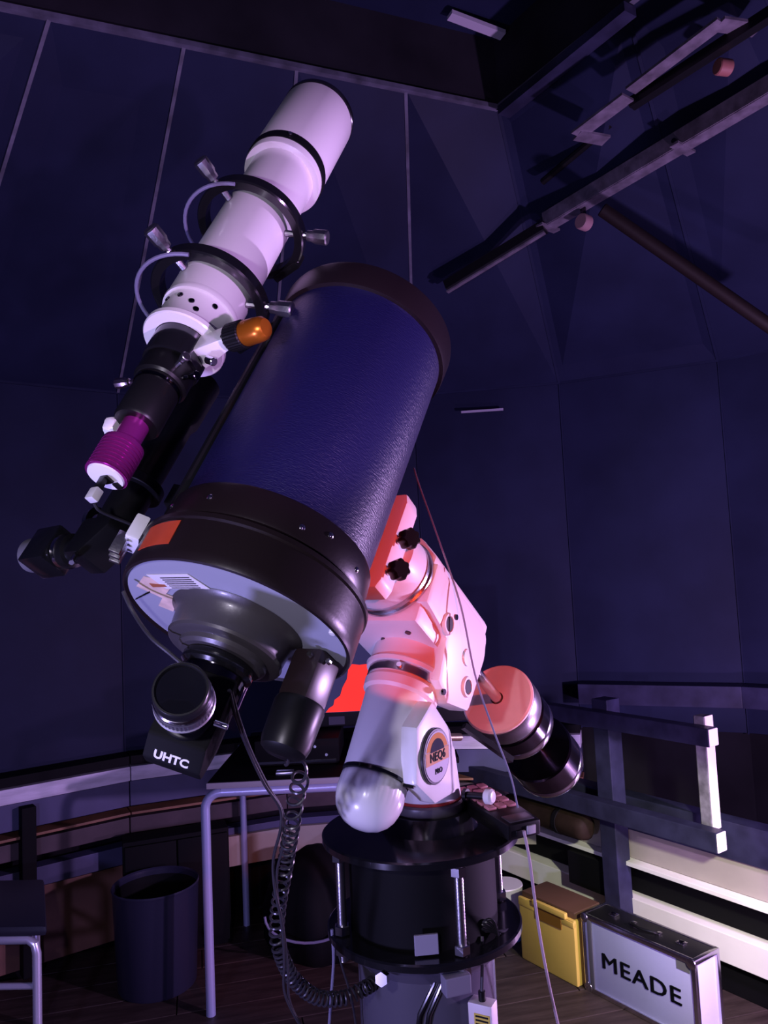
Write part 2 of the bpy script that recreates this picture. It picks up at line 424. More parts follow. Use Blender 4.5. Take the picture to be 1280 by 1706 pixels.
tag(MB().beam((.29, 2.37, 3.22), (.475, 2.45, 3.20), .035, .014).build('trim_4', mat('lit_batten', (.45, .40, .5), .6), kind='structure'), 'short batten under the roof lid, pale with painted light', 'trim')  # pale colour stands for light along the board's edge

# ------------------------------------------------------------------ timber railing on the right
rl = empty('timber_railing', W0+Vector((0, 0, 0)), 'dark blue timber railing with two rails ending in pale sawn ends', 'railing')
def rbox(s0, s1, n0, n1, z0, z1, name, material, bev=.003): return wbox(s0, s1, n0, n1, z0, z1, name, material, bev, rl)
SP = wdir.dot(Vector((.80, 2.96, 0)))+.035; SE = wdir.dot(Vector((1.045, 2.55, 0)))+.03
rbox(SP-.035, SP+.035, 2.352-.075, 2.350, 0, .915, 'post', DWOOD)
rbox(-2.82, SE, 2.225, 2.275, .497, .560, 'rail', DWOOD)
rbox(SE-.001, SE+.004, 2.226, 2.274, .499, .558, 'rail_end', ENDW)
rbox(SP-.55, SE, 2.225, 2.275, .822, .880, 'rail', DWOOD)
rbox(SE-.001, SE+.004, 2.226, 2.274, .824, .878, 'rail_end', ENDW)
rbox(SE-.085, SE-.045, 2.278, 2.325, .545, .905, 'batten', mat('half_bare_timber', (.16, .15, .18), .6, var=.5, vscale=25))
rbox(SE-.046, SE-.042, 2.279, 2.324, .546, .906, 'batten_edge', ENDW)

# ================================================================== TELESCOPE MOUNT (axes: x = declination axis, y = level sideways, z = polar axis)
M0 = Vector((.05689, 1.15781, 1.36596))
ed = Vector((-.43079, -.68967, .58205)).normalized(); ep = Vector((.32202, .48503, .81305)).normalized()
ed = (ed-ep*ed.dot(ep)).normalized(); ee = ep.cross(ed)
RT = Matrix((ed, ee, ep)).transposed()
def frame(l=(0, 0, 0), rot=None):
    M = (RT @ rot if rot is not None else RT).to_4x4(); M.translation = M0 + RT @ Vector(l); return M
FOOT = Vector((.045, 1.190, 1.063))
mt = empty('equatorial_mount', frame(), 'white german equatorial mount head with round badge on black pier', 'telescope mount')
def tolocal(P): return RT.transposed() @ (Vector(P)-M0)
up_l = RT.transposed() @ Vector((0, 0, 1))
# foot (vertical axis)
fo = tolocal(FOOT)
MB().lathe([(0, 0), (0, .053), (.003, .055), (.013, .055), (.016, .052), (.016, 0)], fo, up_l, 56).build('base_ring', mat('dark_grey_ring', (.09, .08, .09), .35), mt)
foot = MB().lathe([(.0165, 0), (.0165, .050), (.020, .051), (.05, .048), (.085, .045), (.105, .036), (.105, 0)], fo, up_l, 56)
foot.build('foot', WHITE, mt)
MB().lathe([(.0162, .0515), (.0182, .0525), (.0205, .0515)], fo, up_l, 56, close=True).build('red_seal', mat('red_seal', (.35, .03, .02), .5), mt)
# altitude cheeks
ch = [(.040, -.205), (.020, -.158), (-.045, -.168), (-.088, -.203), (-.100, -.235), (-.055, -.268), (.004, -.266)]
MB().prism([Vector((x, .040, z)) for x, z in ch], (0, .026, 0), .006).build('side_cheek', WHITE, mt)
ch2 = [(-.030, -.205), (-.030, -.162), (-.06, -.172), (-.095, -.203), (-.100, -.235), (-.060, -.262), (-.030, -.262)]
MB().prism([Vector((x, -.066, z)) for x, z in ch2], (0, .022, 0), .005).build('side_cheek', WHITE, mt)
bc = Vector((-.018, .0655, -.2175))
bd = MB().cyl(bc, bc+Vector((0, .005, 0)), .036, seg=48, ch=.001).build('badge', mat('dark_badge_rim', (.05, .045, .055), .3, .4), mt)
q = bc+Vector((0, .0052, 0))
MB().cyl(q, q+Vector((0, .0006, 0)), .0325, seg=48).build('badge_face', mat('pale_badge', (.58, .54, .62), .7, spec=.1), bd)
# image-space up of the badge is world up projected: build its print in that frame
bu = (up_l-Vector((0, up_l.y, 0))).normalized(); br = bu.cross(Vector((0, 1, 0))).normalized()
if br.dot(RT.transposed() @ rt) < 0: br = -br
def bp(u, v, h=0): return q+Vector((0, .0006+h, 0))+br*u+bu*v
arc = [bp(.030*math.cos(t_), .030*math.sin(t_)) for t_ in [R_(18+i*144/18) for i in range(19)]]
MB().prism(arc, (0, .0003, 0)).build('orange_arc', BADGE_O, bd, smooth=False)
arc = [bp(.019*math.cos(t_), .004+.019*math.sin(t_), .0003) for t_ in [R_(10+i*160/18) for i in range(19)]]
MB().prism(arc, (0, .0003, 0)).build('dark_dome_emblem', mat('ink_navy', (.015, .015, .035), .7, spec=.1), bd, smooth=False)
MB().prism([bp(-.0305, -.008), bp(.0305, -.008), bp(.0305, .0085), bp(-.0305, .0085)], (0, .0005, 0)).build('name_band', mat('band_orange', (.66, .36, .20), .7, spec=.1), bd, smooth=False)
Mb = Matrix((br, bu, Vector((0, 1, 0)))).transposed().to_4x4(); Mb.translation = bp(0, .0003, .0009)
text_mesh('lettering', 'NEQ6', .0155, Mb, INK, bd, .0003, 1.05, .0003)
Mb2 = Mb.copy(); Mb2.translation = bp(.002, -.019, .0006); text_mesh('lettering', 'PRO', .010, Mb2, INK, bd, .0003)
# polar (right ascension) housing
MB().lathe([(-.262, 0), (-.262, .043), (-.259, .0445), (-.17, .047), (-.152, .0478), (-.148, .0525), (-.136, .0535), (-.132, .051), (-.130, .051), (-.130, 0)], (0, 0, 0), (0, 0, 1), 64).build('polar_housing', WHITE, mt)
MB().lathe([(-.130, .030), (-.130, .0530), (-.117, .0530), (-.117, .030)], (0, 0, 0), (0, 0, 1), 64, close=True).build('setting_circle', STEEL, mt)
MB().lathe([(-.117, 0), (-.117, .057), (-.112, .059), (-.109, .056), (-.08, .055), (-.08, 0)], (0, 0, 0), (0, 0, 1), 64).build('upper_collar', WHITE, mt)
MB().lathe([(-.2645, .030), (-.2645, .0455), (-.2605, .0455), (-.2605, .030)], (0, 0, 0), (0, 0, 1), 64, close=True).build('rubber_seal', BGLOSS, mt)
SG = 96
def ribmod(k, h): return 1+(.012 if (k % 3 == 0 and -.292 < h < -.266) else 0)
MB().lathe([(-.2645, 0), (-.2645, .0425), (-.2665, .0438), (-.272, .0442), (-.284, .0444), (-.291, .0442), (-.300, .0425), (-.309, .0390), (-.317, .0330), (-.324, .0240), (-.328, .0130), (-.329, 0)], (0, 0, 0), (0, 0, 1), SG, ribmod).build('polar_scope_cap', WPLAST, mt, angle=60)
MB().beam((.002, .0455, -.266), (.0, .060, -.266), .003, .006).build('cap_latch', BLACK, mt)
for a_ in (20, 75, 130):
    c = Vector((.0528*math.cos(R_(a_)), .0528*math.sin(R_(a_)), -.124)); n = Vector((math.cos(R_(a_)), math.sin(R_(a_)), 0))
    MB().cyl(c-n*.002, c+n*.004, .0035, seg=10).build('grub_screw', CHROME, mt)
# flange block joining the two axes
MB().bb((-.040, -.076, -.084), (.098, .056, -.040), .010).build('joint_block', WHITE, mt)
# declination housing: eight sided body plus gearbox cover
oc = []
for i in range(8):
    a_ = R_(22.5+45*i); oc.append(Vector((-.092, .064*math.cos(a_), -.004+.064*math.sin(a_))))
MB().prism(oc, (.192, 0, 0), .007).build('declination_housing', WHITE, mt)
MB().prism([Vector((x, .030, z)) for x, z in ((.100, -.055), (.100, .010), (-.060, .010), (-.086, -.002), (-.095, -.033), (-.084, -.125), (-.020, -.143), (.018, -.128), (.028, -.066))], (0, .036, 0), .008).build('gearbox_cover', WHITE, mt)
MB().lathe([(-.135, 0), (-.135, .030), (-.128, .040), (-.110, .052), (-.092, .055), (-.092, 0)], (0, 0, -.004), (1, 0, 0), 48).build('declination_end_cap', WHITE, mt)
for x, z, r in ((.035, -.050, .0125), (-.058, -.098, .012)):
    c = Vector((x, .0655, z))
    MB().lathe([(0, 0), (0, r+.004), (.004, r+.002), (.004, r-.001), (.0015, r-.002), (.0015, 0)], c, (0, 1, 0), 32).build('window_rim', WHITE, mt)
    MB().cyl(c+Vector((0, .0016, 0)), c+Vector((0, .0036, 0)), r-.002, seg=28, ch=.0008).build('inspection_plug', mat('grey_plug', (.04, .04, .05), .6, spec=.2), mt)
MB().lathe([(0, 0), (0, .013), (.003, .012), (.004, 0)], (-.038, .0655, -.062), (0, 1, 0), 28).build('oval_boss', WHITE, mt)
for x, y, z in ((.08, .0612, -.020), (.05, -.02, -.0845), (.07, .03, -.0845), (.02, .0665, -.03), (.0, .0665, -.135)):
    n = Vector((0, 1, 0)) if y > .06 else Vector((0, 0, -1)); c = Vector((x, y, z))
    MB().cyl(c-n*.002, c+n*.0015, .0042, seg=12).build('cap_screw', DSTEEL, mt)
# declination setting circle, saddle disc and clamp
MB().lathe([(.100, .03), (.100, .0625), (.104, .0625), (.104, .060), (.112, .060), (.112, .03)], (0, 0, -.016), (1, 0, 0), 64, close=True).build('setting_circle', STEEL, mt)
MB().lathe([(.112, 0), (.112, .0575), (.115, .059), (.150, .056), (.158, .049), (.158, 0)], (0, 0, -.016), (1, 0, 0), 64).build('saddle_disc', WHITE, mt)
MB().prism([Vector((.158, y, z)) for y, z in ((-.045, -.090), (.045, -.090), (.050, -.078), (.050, .045), (.045, .06), (-.045, .06), (-.050, .045), (-.050, -.078))], (.032, 0, 0), .004).build('saddle_clamp', WHITE, mt)
for z in (-.060, -.012):
    c = Vector((.180, .050, z)); kb = MB().lathe([(0, 0), (0, .0120), (.003, .0130), (.014, .0130), (.017, .0110), (.017, 0)], c+Vector((0, .010, 0)), (.45, .89, -.1), 42, lambda k, h: 1+.10*math.cos(k*2*PI/6)).build('clamp_knob', BLACK, mt, angle=50)
    MB().cyl(c, c+Vector((0, .012, 0)), .006, seg=14).build('knob_stem', CHROME, kb)
# weight shaft
MB().cyl((-.610, 0, -.004), (-.130, 0, -.004), .0095, seg=24, ch=.001).build('counterweight_shaft', CHROME, mt)
# altitude bolts and handles
MB().cyl((-.075, .030, -.170), (-.115, .045, -.150), .0055, seg=14, ch=.001).build('altitude_bolt', mat('brass_bolt', (.55, .45, .30), .3, .9), mt)
l1 = tolocal((.118, 1.10, 1.185)); l2 = tolocal((.165, 1.12, 1.145))
MB().beam(tolocal((.098, 1.10, 1.20)), l2, .010, .008).build('altitude_handle', BLACK, mt)
az = tolocal((.128, 1.150, 1.088)); azd = RT.transposed() @ Vector((.8, -.55, .05))
MB().cyl(az-azd*.035, az, .005, seg=12).build('azimuth_bolt', BLACK, mt)
MB().lathe([(0, 0), (0, .009), (.002, .011), (.010, .011), (.013, .008), (.014, 0)], az, azd, 24).build('azimuth_knob', WPLAST, mt)
MB().cyl(az+Vector((0, 0, 0))-azd*.036, az-azd*.030, .009, seg=16).build('bolt_collar', BLACK, mt)

# counterweights on the shaft
cwl = ['pale metal counterweight with pink lit face, uppermost on the shaft', 'dark chromed counterweight right behind the pale one', 'dark chromed counterweight lowest on the shaft, apart from the others']
for i, (x0, x1, r, mm) in enumerate(((-.338, -.290, .0645, mat('pink_lit_weight', (.84, .58, .54), .4, var=.05, vscale=30)), (-.400, -.345, .0645, DSTEEL), (-.572, -.495, .0675, DSTEEL))):  # pink in the uppermost weight's colour carries red light on its face
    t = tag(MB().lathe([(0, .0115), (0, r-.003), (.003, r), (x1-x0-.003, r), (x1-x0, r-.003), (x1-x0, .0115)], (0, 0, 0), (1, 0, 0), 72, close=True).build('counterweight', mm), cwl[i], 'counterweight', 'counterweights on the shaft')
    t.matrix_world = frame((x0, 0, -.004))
    if i != 0 or True:
        MB().lathe([(.0, r+.0002), (.002, r+.0012), (.016, r+.0012), (.018, r+.0002)] if i else [(.002, r+.0002), (.003, r+.0008), (x1-x0-.008, r+.0008), (x1-x0-.007, r+.0002)], (0, 0, 0), (1, 0, 0), 72, close=True).build('rim_band', CHROME if i else STEEL, t)

# ================================================================== MAIN TELESCOPE
ZR = -.230
ot = empty('reflector_telescope', frame((.333, 0, ZR)), 'large blue catadioptric telescope tube with dark grey rear cell', 'telescope')
MB().lathe([(.05, .108), (.05, .113), (.430, .113), (.430, .108)], seg=96, close=True).build('tube', TUBE, ot, angle=60)
MB().lathe([(.420, .108), (.420, .1185), (.424, .1195), (.455, .1205), (.460, .1195), (.462, .116), (.462, .106), (.440, .104)], seg=96, close=True).build('front_cell', CASTRING, ot)
MB().lathe([(.445, 0), (.447, .105), (.441, .105), (.440, 0)], seg=64).build('corrector_plate', GLASS, ot)
MB().lathe([(.010, .05), (-.001, .1215), (-.004, .1240), (-.003, .1265), (.001, .1280), (.008, .1282), (.040, .1275), (.043, .1275), (.045, .1295), (.050, .1295), (.052, .1265), (.054, .1205), (.060, .05)], seg=96, close=True).build('rear_cell', CASTRING, ot)
MB().lathe([(.058, .10), (.058, .1195), (.061, .1205), (.094, .1185), (.098, .1165), (.098, .10)], seg=96, close=True).build('tube_collar', CASTRING, ot)
MB().lathe([(0, 0), (.0, .05), (-.001, .1222), (.006, .1222), (.006, 0)], seg=96).build('back_plate', FACE, ot)
MB().lathe([(-.001, .073), (-.004, .068), (-.010, .064), (-.028, .0615), (-.032, .0625), (-.035, .061), (-.0365, .057), (-.0365, 0), (-.001, 0)], seg=80).build('central_boss', CAST, ot)
MB().lathe([(-.0365, .048), (-.041, .047), (-.044, .043), (-.044, 0), (-.0365, 0)], seg=72).build('inner_boss', CAST, ot)
for a_, zz in ((-40, .078), (-22, .076), (8, .076), (57, .072), (72, .082), (96, .074), (-62, .076)):
    n = Vector((math.cos(R_(a_)), math.sin(R_(a_)), 0)); c = n*.1195+Vector((0, 0, zz))
    MB().lathe([(0, 0), (0, .0035), (.0015, .0033), (.0026, .0018), (.003, 0)], c-n*.0008, n, 14).build('screw', CHROME, ot)
# red warning label wrapped on the band
def patch(r, a0, a1, z0, z1, th, na=10):
    b = MB(); vs = []; fs = []
    for i in range(na+1):
        a_ = R_(a0+(a1-a0)*i/na)
        for rr in (r, r+th):
            for z in (z0, z1): vs.append((rr*math.cos(a_), rr*math.sin(a_), z))
    for i in range(na):
        o = i*4; p_ = o+4
        fs += [(o, p_, p_+1, o+1), (o+2, o+3, p_+3, p_+2), (o, o+2, p_+2, p_), (o+1, p_+1, p_+3, o+3)]
    fs += [(0, 1, 3, 2), (na*4, na*4+2, na*4+3, na*4+1)]
    return b.add(vs, fs)
patch(.1281, -20, 3, .012, .040, .0006).build('warning_label', REDLAB, ot)
# paper sticker on the back plate (plane z = -.0012)
def plate(poly, z, th, name, mm): return MB().prism([Vector((x, y, z)) for x, y in poly], (0, 0, -th)).build(name, mm, ot, smooth=False)
plate([(.095, -.052), (.078, -.080), (.055, -.062), (.040, -.082), (.028, -.070), (.052, -.040), (.062, -.050), (.080, -.022)], -.0012, .0005, 'torn_sticker', PAPERW)
plate([(.098, -.045), (.096, .012), (.070, .020), (.072, -.040)], -.0012, .0006, 'paper_label', PAPER)
for i in range(6):
    x = .0925-.0036*i
    plate([(x, -.030), (x-.001, .010), (x-.0022, .010), (x-.0012, -.030)], -.0018, .0003, 'print_line', INK)
plate([(.083, -.055), (.080, -.035), (.076, -.035), (.076, -.056)], -.0018, .0003, 'rust_mark', mat('rust_stain', (.35, .10, .04), .7))
plate([(.055, -.104), (.052, -.108), (.066, -.070), (.069, -.068)], -.0018, .0003, 'black_tape', BLACK)
# focus motor
mc = Vector((-.060, .070, 0))
fmtr = empty('focus_motor', Matrix(), None); fmtr.parent = ot
fmtr.location = mc
MB().bb((-.019, -.019, -.058), (.019, .019, -.0015), .006).build('motor_housing', mat('red_lit_black_plastic', (.020, .012, .014), .32), fmtr)  # slight red tint carries red light falling on the housing
MB().lathe([(-.056, 0), (-.056, .0255), (-.060, .027), (-.098, .0258), (-.106, .0235), (-.110, .018), (-.111, 0)], seg=48).build('motor_cap', BLACK, fmtr)
for x, y in ((.0225, .008), (.008, .0225)):
    MB().cyl((x-.002, y, -.012), (x+.002, y, -.012), .003, seg=10).build('screw', CHROME, fmtr)
for x, y, in ((-.010, .120), (-.09, .045)):
    MB().cyl((x, y-.0, -.004), (x, y, .006), .004, seg=12, ch=.001).build('collimation_knob', WPLAST, ot)
# dovetail bars
MB().prism([Vector((x, y, .06)) for x, y in ((-.112, -.030), (-.112, .030), (-.128, .030), (-.143, .022), (-.143, -.022), (-.128, -.030))], (0, 0, .36), .002).build('dovetail_bar', BLACK, ot)
ra = Vector((.162, -.135, 0)).normalized(); rb = Vector((-ra.y, ra.x, 0))
MB().prism([ra*u+rb*v+Vector((0, 0, .07)) for u, v in ((.108, -.032), (.108, .032), (.115, .032), (.1185, .026), (.1185, -.026), (.115, -.032))], (0, 0, .345), .0015).build('top_rail', BLACK, ot)
# finder shoe at the left of the rear cell
fa = Vector((math.cos(R_(-44)), math.sin(R_(-44)), 0)); fb = Vector((-fa.y, fa.x, 0))
sh = MB()
Rf = Matrix((fa, fb, Vector((0, 0, 1)))).transposed()
sh = MB().box(fa*.136+Vector((0, 0, .052)), (.016, .040, .030), Rf, .003).build('finder_shoe', mat('lit_cast_alloy', (.8, .79, .82), .4), ot)  # alloy coloured bright in place of light that misses the shoe
for i in range(3):
    MB().box(fa*.146+fb*(-.012+.012*i)+Vector((0, 0, .030)), (.012, .005, .026), Rf, .001).build('shoe_fin', STEEL, sh)

# ---- star diagonal and eyepiece
PH = R_(36); q_ax = Vector((math.cos(PH), math.sin(PH), 0))
dg = empty('star_diagonal', frame((.333, 0, ZR-.044)), 'black mirror diagonal on the telescope back, white letters on its lower edge', 'star diagonal')
MB().lathe([(0, 0), (0, .036), (-.003, .038), (-.011, .038), (-.014, .034), (-.014, .028), (-.022, .028), (-.022, 0)], seg=56).build('locking_ring', BGLOSS, dg)
MB().lathe([(-.014, .0265), (-.014, .032), (-.024, .032), (-.024, .0265)], seg=40, close=True).build('chrome_collar', DSTEEL, dg)
y_ax = Vector((0, 0, 1)).cross(q_ax)
def D(u, v, z): return q_ax*u+y_ax*v+Vector((0, 0, z))
MB().prism([D(u, -.029, z) for u, z in ((-.030, -.022), (.030, -.022), (.030, -.095), (.012, -.113), (-.008, -.113), (-.030, -.080))], y_ax*.058, .003).build('mirror_housing', BMATTE, dg)
zc = -.070
MB().lathe([(0, 0), (0, .0235), (.007, .0235), (.008, .022), (.008, 0)], D(.030, 0, zc), q_ax, 48).build('eyepiece_collar', BLACK, dg)
MB().cyl(D(.038, .026, zc), D(.038, .040, zc), .0035, seg=12, ch=.001).build('thumbscrew', CHROME, dg)
MB().cyl(D(-.004, .034, -.016), D(-.004, .034, -.046), .0022, seg=10).build('lock_lever', mat('pink_steel', (.7, .45, .65), .2, .9), dg)
tu = (q_ax+Vector((0, 0, 1))).normalized(); tn = (q_ax-Vector((0, 0, 1))).normalized()
ml = Matrix((y_ax, tu, tn)).transposed().to_4x4(); ml.translation = D(.0165, -.001, -.1085)+tn*.0002
text_mesh('lettering', 'UHTC', .0115, ml, LILAC, dg, .0004, 1.0, .0004, 1.1)
ep_o = empty('eyepiece', frame(Vector((.333, 0, ZR-.044))+D(.0520, 0, zc)), 'wide black eyepiece with silver ring and knurled grip in the mirror diagonal', 'eyepiece')
OO = (0, 0, 0)
MB().lathe([(-.013, 0), (-.013, .0195), (.002, .0215), (.014, .0250), (.0155, .0255), (.0155, 0)], OO, q_ax, 56).build('barrel', mat('dark_gloss_barrel', (.02, .02, .026), .2, coat=.5), ep_o)
MB().lathe([(.0155, .018), (.0155, .0268), (.0170, .0278), (.0190, .0268), (.0190, .018)], OO, q_ax, 56, close=True).build('silver_ring', mat('bright_silver', (.8, .79, .85), .28, .7), ep_o)
MB().lathe([(.0190, .018), (.0190, .0262), (.0205, .0266), (.0300, .0266), (.0315, .0260), (.0315, .018)], OO, q_ax, 96, lambda k, h: 1+(.016 if k % 2 else 0)*(1 if .020 < h < .0305 else 0), close=True).build('knurled_grip', mat('grey_black_grip', (.07, .065, .08), .3), ep_o, angle=20)
MB().lathe([(.0315, .018), (.0315, .0258), (.0330, .0262), (.0365, .0262), (.0380, .0250), (.0380, .018)], OO, q_ax, 56, close=True).build('chrome_shoulder', mat('mid_chrome', (.3, .28, .33), .2, 1), ep_o)
MB().lathe([(.0380, .018), (.0380, .0248), (.0440, .0252), (.0520, .0246), (.0532, .0238), (.0532, .0222), (.0500, .0208), (.0380, .018)], OO, q_ax, 56, close=True).build('eyecup', mat('black_shiny_rubber', (.010, .010, .013), .3), ep_o)
MB().lathe([(.036, 0), (.048, .0), (.0490, .012), (.0500, .0208), (.040, .0205), (.036, .018), (.036, 0)], OO, q_ax, 48).build('eye_lens', GLASS, ep_o)

# ================================================================== GUIDE REFRACTOR
r0 = Vector((.495, -.113, .070)); r_ax = Vector((0, -.055, 1)).normalized()
ry = r_ax.cross(Vector((1, 0, 0))).normalized(); rx = ry.cross(r_ax)
RR = Matrix((rx, ry, r_ax)).transposed()
rf = empty('refractor_telescope', frame(r0, RR), 'slim white refractor riding on top of the blue telescope', 'telescope')
MB().lathe([(.085, .040), (.085, .0482), (.400, .0482), (.400, .040)], seg=72, close=True).build('tube', WHITE2, rf)
MB().lathe([(.364, .045), (.364, .0575), (.367, .0585), (.544, .0585), (.547, .0577), (.547, .054), (.368, .053)], seg=72, close=True).build('dew_shield', WHITE2, rf)
MB().lathe([(.376, .0583), (.376, .0597), (.378, .0603), (.391, .0603), (.393, .0597), (.393, .0583)], seg=72, close=True).build('clamp_band', BLACK, rf)
MB().cyl((.0465, .0395, .385), (.0480, .0410, .385), .003, seg=10).build('band_screw', CHROME, rf)
MB().lathe([(.542, .050), (.542, .0570), (.548, .0580), (.549, .0590), (.556, .0590), (.558, .058), (.558, .050)], seg=72, close=True).build('objective_rim', BGLOSS, rf)
MB().lathe([(.53, 0), (.535, .052), (.530, .054), (.52, 0)], seg=48).build('objective_lens', GLASS, rf)
fc = MB().lathe([(-.012, .036), (-.012, .0495), (-.010, .0510), (-.004, .0510), (-.001, .0465), (.002, .0445), (.036, .0440), (.039, .0450), (.040, .0480), (.044, .0488), (.048, .0480), (.050, .0478), (.090, .0482), (.090, .036)], seg=72, close=True).build('focuser_body', WHITE2, rf)
for a_, z in ((15, .028), (38, .020), (50, .010), (-12, .028), (-20, .014), (72, .030)):
    n = Vector((math.cos(R_(a_)), math.sin(R_(a_)), 0)); c = n*.0440+Vector((0, 0, z))
    MB().lathe([(0, 0), (0, .0038), (.002, .0035), (.002, .0018), (.001, 0)], c-n*.0005, n, 14).build('screw', DSTEEL, fc)
MB().lathe([(.010, 0), (.010, .0355), (-.048, .0350), (-.051, .034), (-.051, 0)], seg=56).build('draw_tube', BGLOSS, rf)
MB().lathe([(-.051, 0), (-.051, .030), (-.055, .0315), (-.080, .0315), (-.083, .029), (-.083, .0265), (-.142, .0265), (-.145, .0245), (-.145, 0)], seg=56).build('eyepiece_adapter', BLACK, rf)
MB().lathe([(-.086, .025), (-.086, .0278), (-.089, .0283), (-.091, .0278), (-.091, .025)], seg=56, close=True).build('adapter_ring', DSTEEL, rf)
# pinion housing and knobs (axis +y)
kz = -.026
MB().prism([Vector((-.024, .030, kz-.012)), Vector((.006, .030, kz-.012)), Vector((.007, .078, kz-.008)), Vector((-.010, .078, kz-.008))], (0, 0, .028), .004).build('pinion_housing', WHITE2, rf)
MB().cyl((0, .074, kz), (0, .086, kz), .008, seg=24).build('pinion_shaft', BLACK, rf)
MB().lathe([(0, 0), (0, .0150), (.002, .016), (.021, .016), (.022, .0145), (.022, 0)], (0, .082, kz), (0, 1, 0), 60, lambda k, h: 1+(.03 if k % 2 else 0)).build('coarse_knob', BLACK, rf, angle=20)
MB().lathe([(0, 0), (0, .0138), (.002, .0145), (.020, .0143), (.027, .0132), (.031, .0100), (.0325, 0)], (0, .104, kz), (0, 1, 0), 60, lambda k, h: 1+(.02 if (k % 2 and h < .02) else 0)).build('fine_knob', ORANGE, rf, angle=30)
MB().cyl((-.006, .052, kz-.020), (-.008, .064, kz-.026), .005, seg=12, ch=.001).build('lock_screw', CHROME, rf)
def thumbscrew(a_, rin, rout, z, parent, name='thumbscrew', mm=None, r=.0045, rh=.0095):
    n = Vector((math.cos(R_(a_)), math.sin(R_(a_)), 0)); c = n*rin+Vector((0, 0, z)); L = rout-rin
    return MB().lathe([(0, 0), (.001, r), (L*.45, r), (L*.5, r*.8), (L*.53, rh*.75), (L*.64, rh*.8), (L*.70, rh), (L*.97, rh*1.05), (L, rh*.9), (L, 0)], c, n, 18, lambda k, h: 1+(.05 if k % 2 else 0)).build(name, mm or STEEL, parent, angle=30)
thumbscrew(-82, .030, .072, -.068, rf, 'adapter_thumbscrew', mat('pinkish_steel', (.72, .55, .62), .25, 1), .003, .006)
thumbscrew(70, .030, .056, -.068, rf, 'adapter_thumbscrew', STEEL, .003, .005)
thumbscrew(95, .030, .052, -.074, rf, 'adapter_thumbscrew', DSTEEL, .003, .005)
for a_, z, l in ((-84, -.092, .010), (-76, -.128, .008)):
    n = Vector((math.cos(R_(a_)), math.sin(R_(a_)), 0))
    MB().lathe([(0, 0), (0, .0055), (l*.7, .006), (l, .0035), (l, 0)], n*.0255+Vector((0, 0, z)), n, 16).build('white_knob', WPLAST, rf)
n = Vector((math.cos(R_(-80)), math.sin(R_(-80)), 0))
MB().lathe([(0, 0), (0, .011), (.004, .0135), (.012, .013), (.017, .008), (.018, 0)], n*.021+Vector((0, 0, -.148)), n, 20, lambda k, h: 1+.05*math.sin(k*2.1)).build('white_cap_knob', WPLAST, rf)
# guide camera
gc = empty('guide_camera', frame(r0+RR @ Vector((0, 0, -.144)), RR @ Matrix.Diagonal((.80, .80, .80))), 'magenta finned guide camera at the tail of the white refractor', 'camera')
MB().lathe([(0, 0), (0, .0185), (-.040, .0185), (-.040, 0)], seg=48).build('nosepiece', MAGENTA, gc)
prof = [(-.036, 0), (-.036, .024), (-.040, .0285)]
z = -.044
while z > -.088: prof += [(z, .0290), (z-.0026, .0290), (z-.0032, .0262), (z-.0052, .0262), (z-.0058, .0290)]; z -= .0062
prof += [(-.092, .0285), (-.094, .0265), (-.094, 0)]
MB().lathe(prof, seg=64).build('finned_body', MAGENTA, gc)
MB().lathe([(-.0941, 0), (-.0941, .0255), (-.0965, .0245), (-.0965, 0)], seg=48).build('end_plate', GLOWW, gc)
MB().bb((-.010, -.006, -.100), (.004, .008, -.0955), .001).build('usb_socket', BLACK, gc)
MB().bb((-.024, .002, -.099), (-.012, .012, -.0955), .001).build('guide_port', BLACK, gc)
MB().bb((-.003, -.005, -.118), (.005, .006, -.0985), .002).build('usb_plug', BLACK, gc)
MB().bb((-.005, -.007, -.136), (.007, .008, -.118), .002).build('plug_shell', mat('white_plug', (.7, .68, .7), .4), gc)

# guide scope rings
gr0 = None
for i, z in enumerate((.234, .078)):
    lab = ('upper black guide ring with three steel thumbscrews around the white refractor', 'lower black guide ring with steel thumbscrews, next to the focuser')[i]
    if i == 0:
        g = empty('guide_ring', frame(r0+RR @ Vector((0, 0, z)), RR), lab, 'telescope ring', 'rings holding the refractor')
        MB().lathe([(-.009, .064), (-.009, .0745), (-.007, .0765), (.007, .0765), (.009, .0745), (.009, .064)], seg=72, close=True).build('ring', BGLOSS, g)
        for a_ in (-4, 116, 236):
            thumbscrew(a_, .0486, .110, 0, g)
        n = Vector((-.95, .22, 0)).normalized()
        MB().box(n*.0725, (.010, .05, .026), Matrix((n, Vector((0, 0, 1)).cross(n), Vector((0, 0, 1)))).transposed(), .002).build('foot', BLACK, g)
        gr0 = g
    else:
        c = copy_tree(gr0); c.matrix_world = frame(r0+RR @ Vector((0, 0, z)), RR); c['label'] = lab
for i, z in enumerate((.234, .078)):
    pts = []
    for k in range(25):
        f = k/24; a_ = R_(-128+f*150); r_ = .074+.014*math.sin(PI*f)
        pts.append((r_*math.cos(a_), r_*math.sin(a_), -.013-.010*math.sin(PI*f)))
    o = tag(MB().tube(pts, .0026).build('elastic_cord', GCORD), ('thin blue grey cord looped behind the upper guide ring', 'thin blue grey cord looped behind the lower guide ring')[i], 'cord')
    o.matrix_world = frame(r0+RR @ Vector((0, 0, z)), RR)

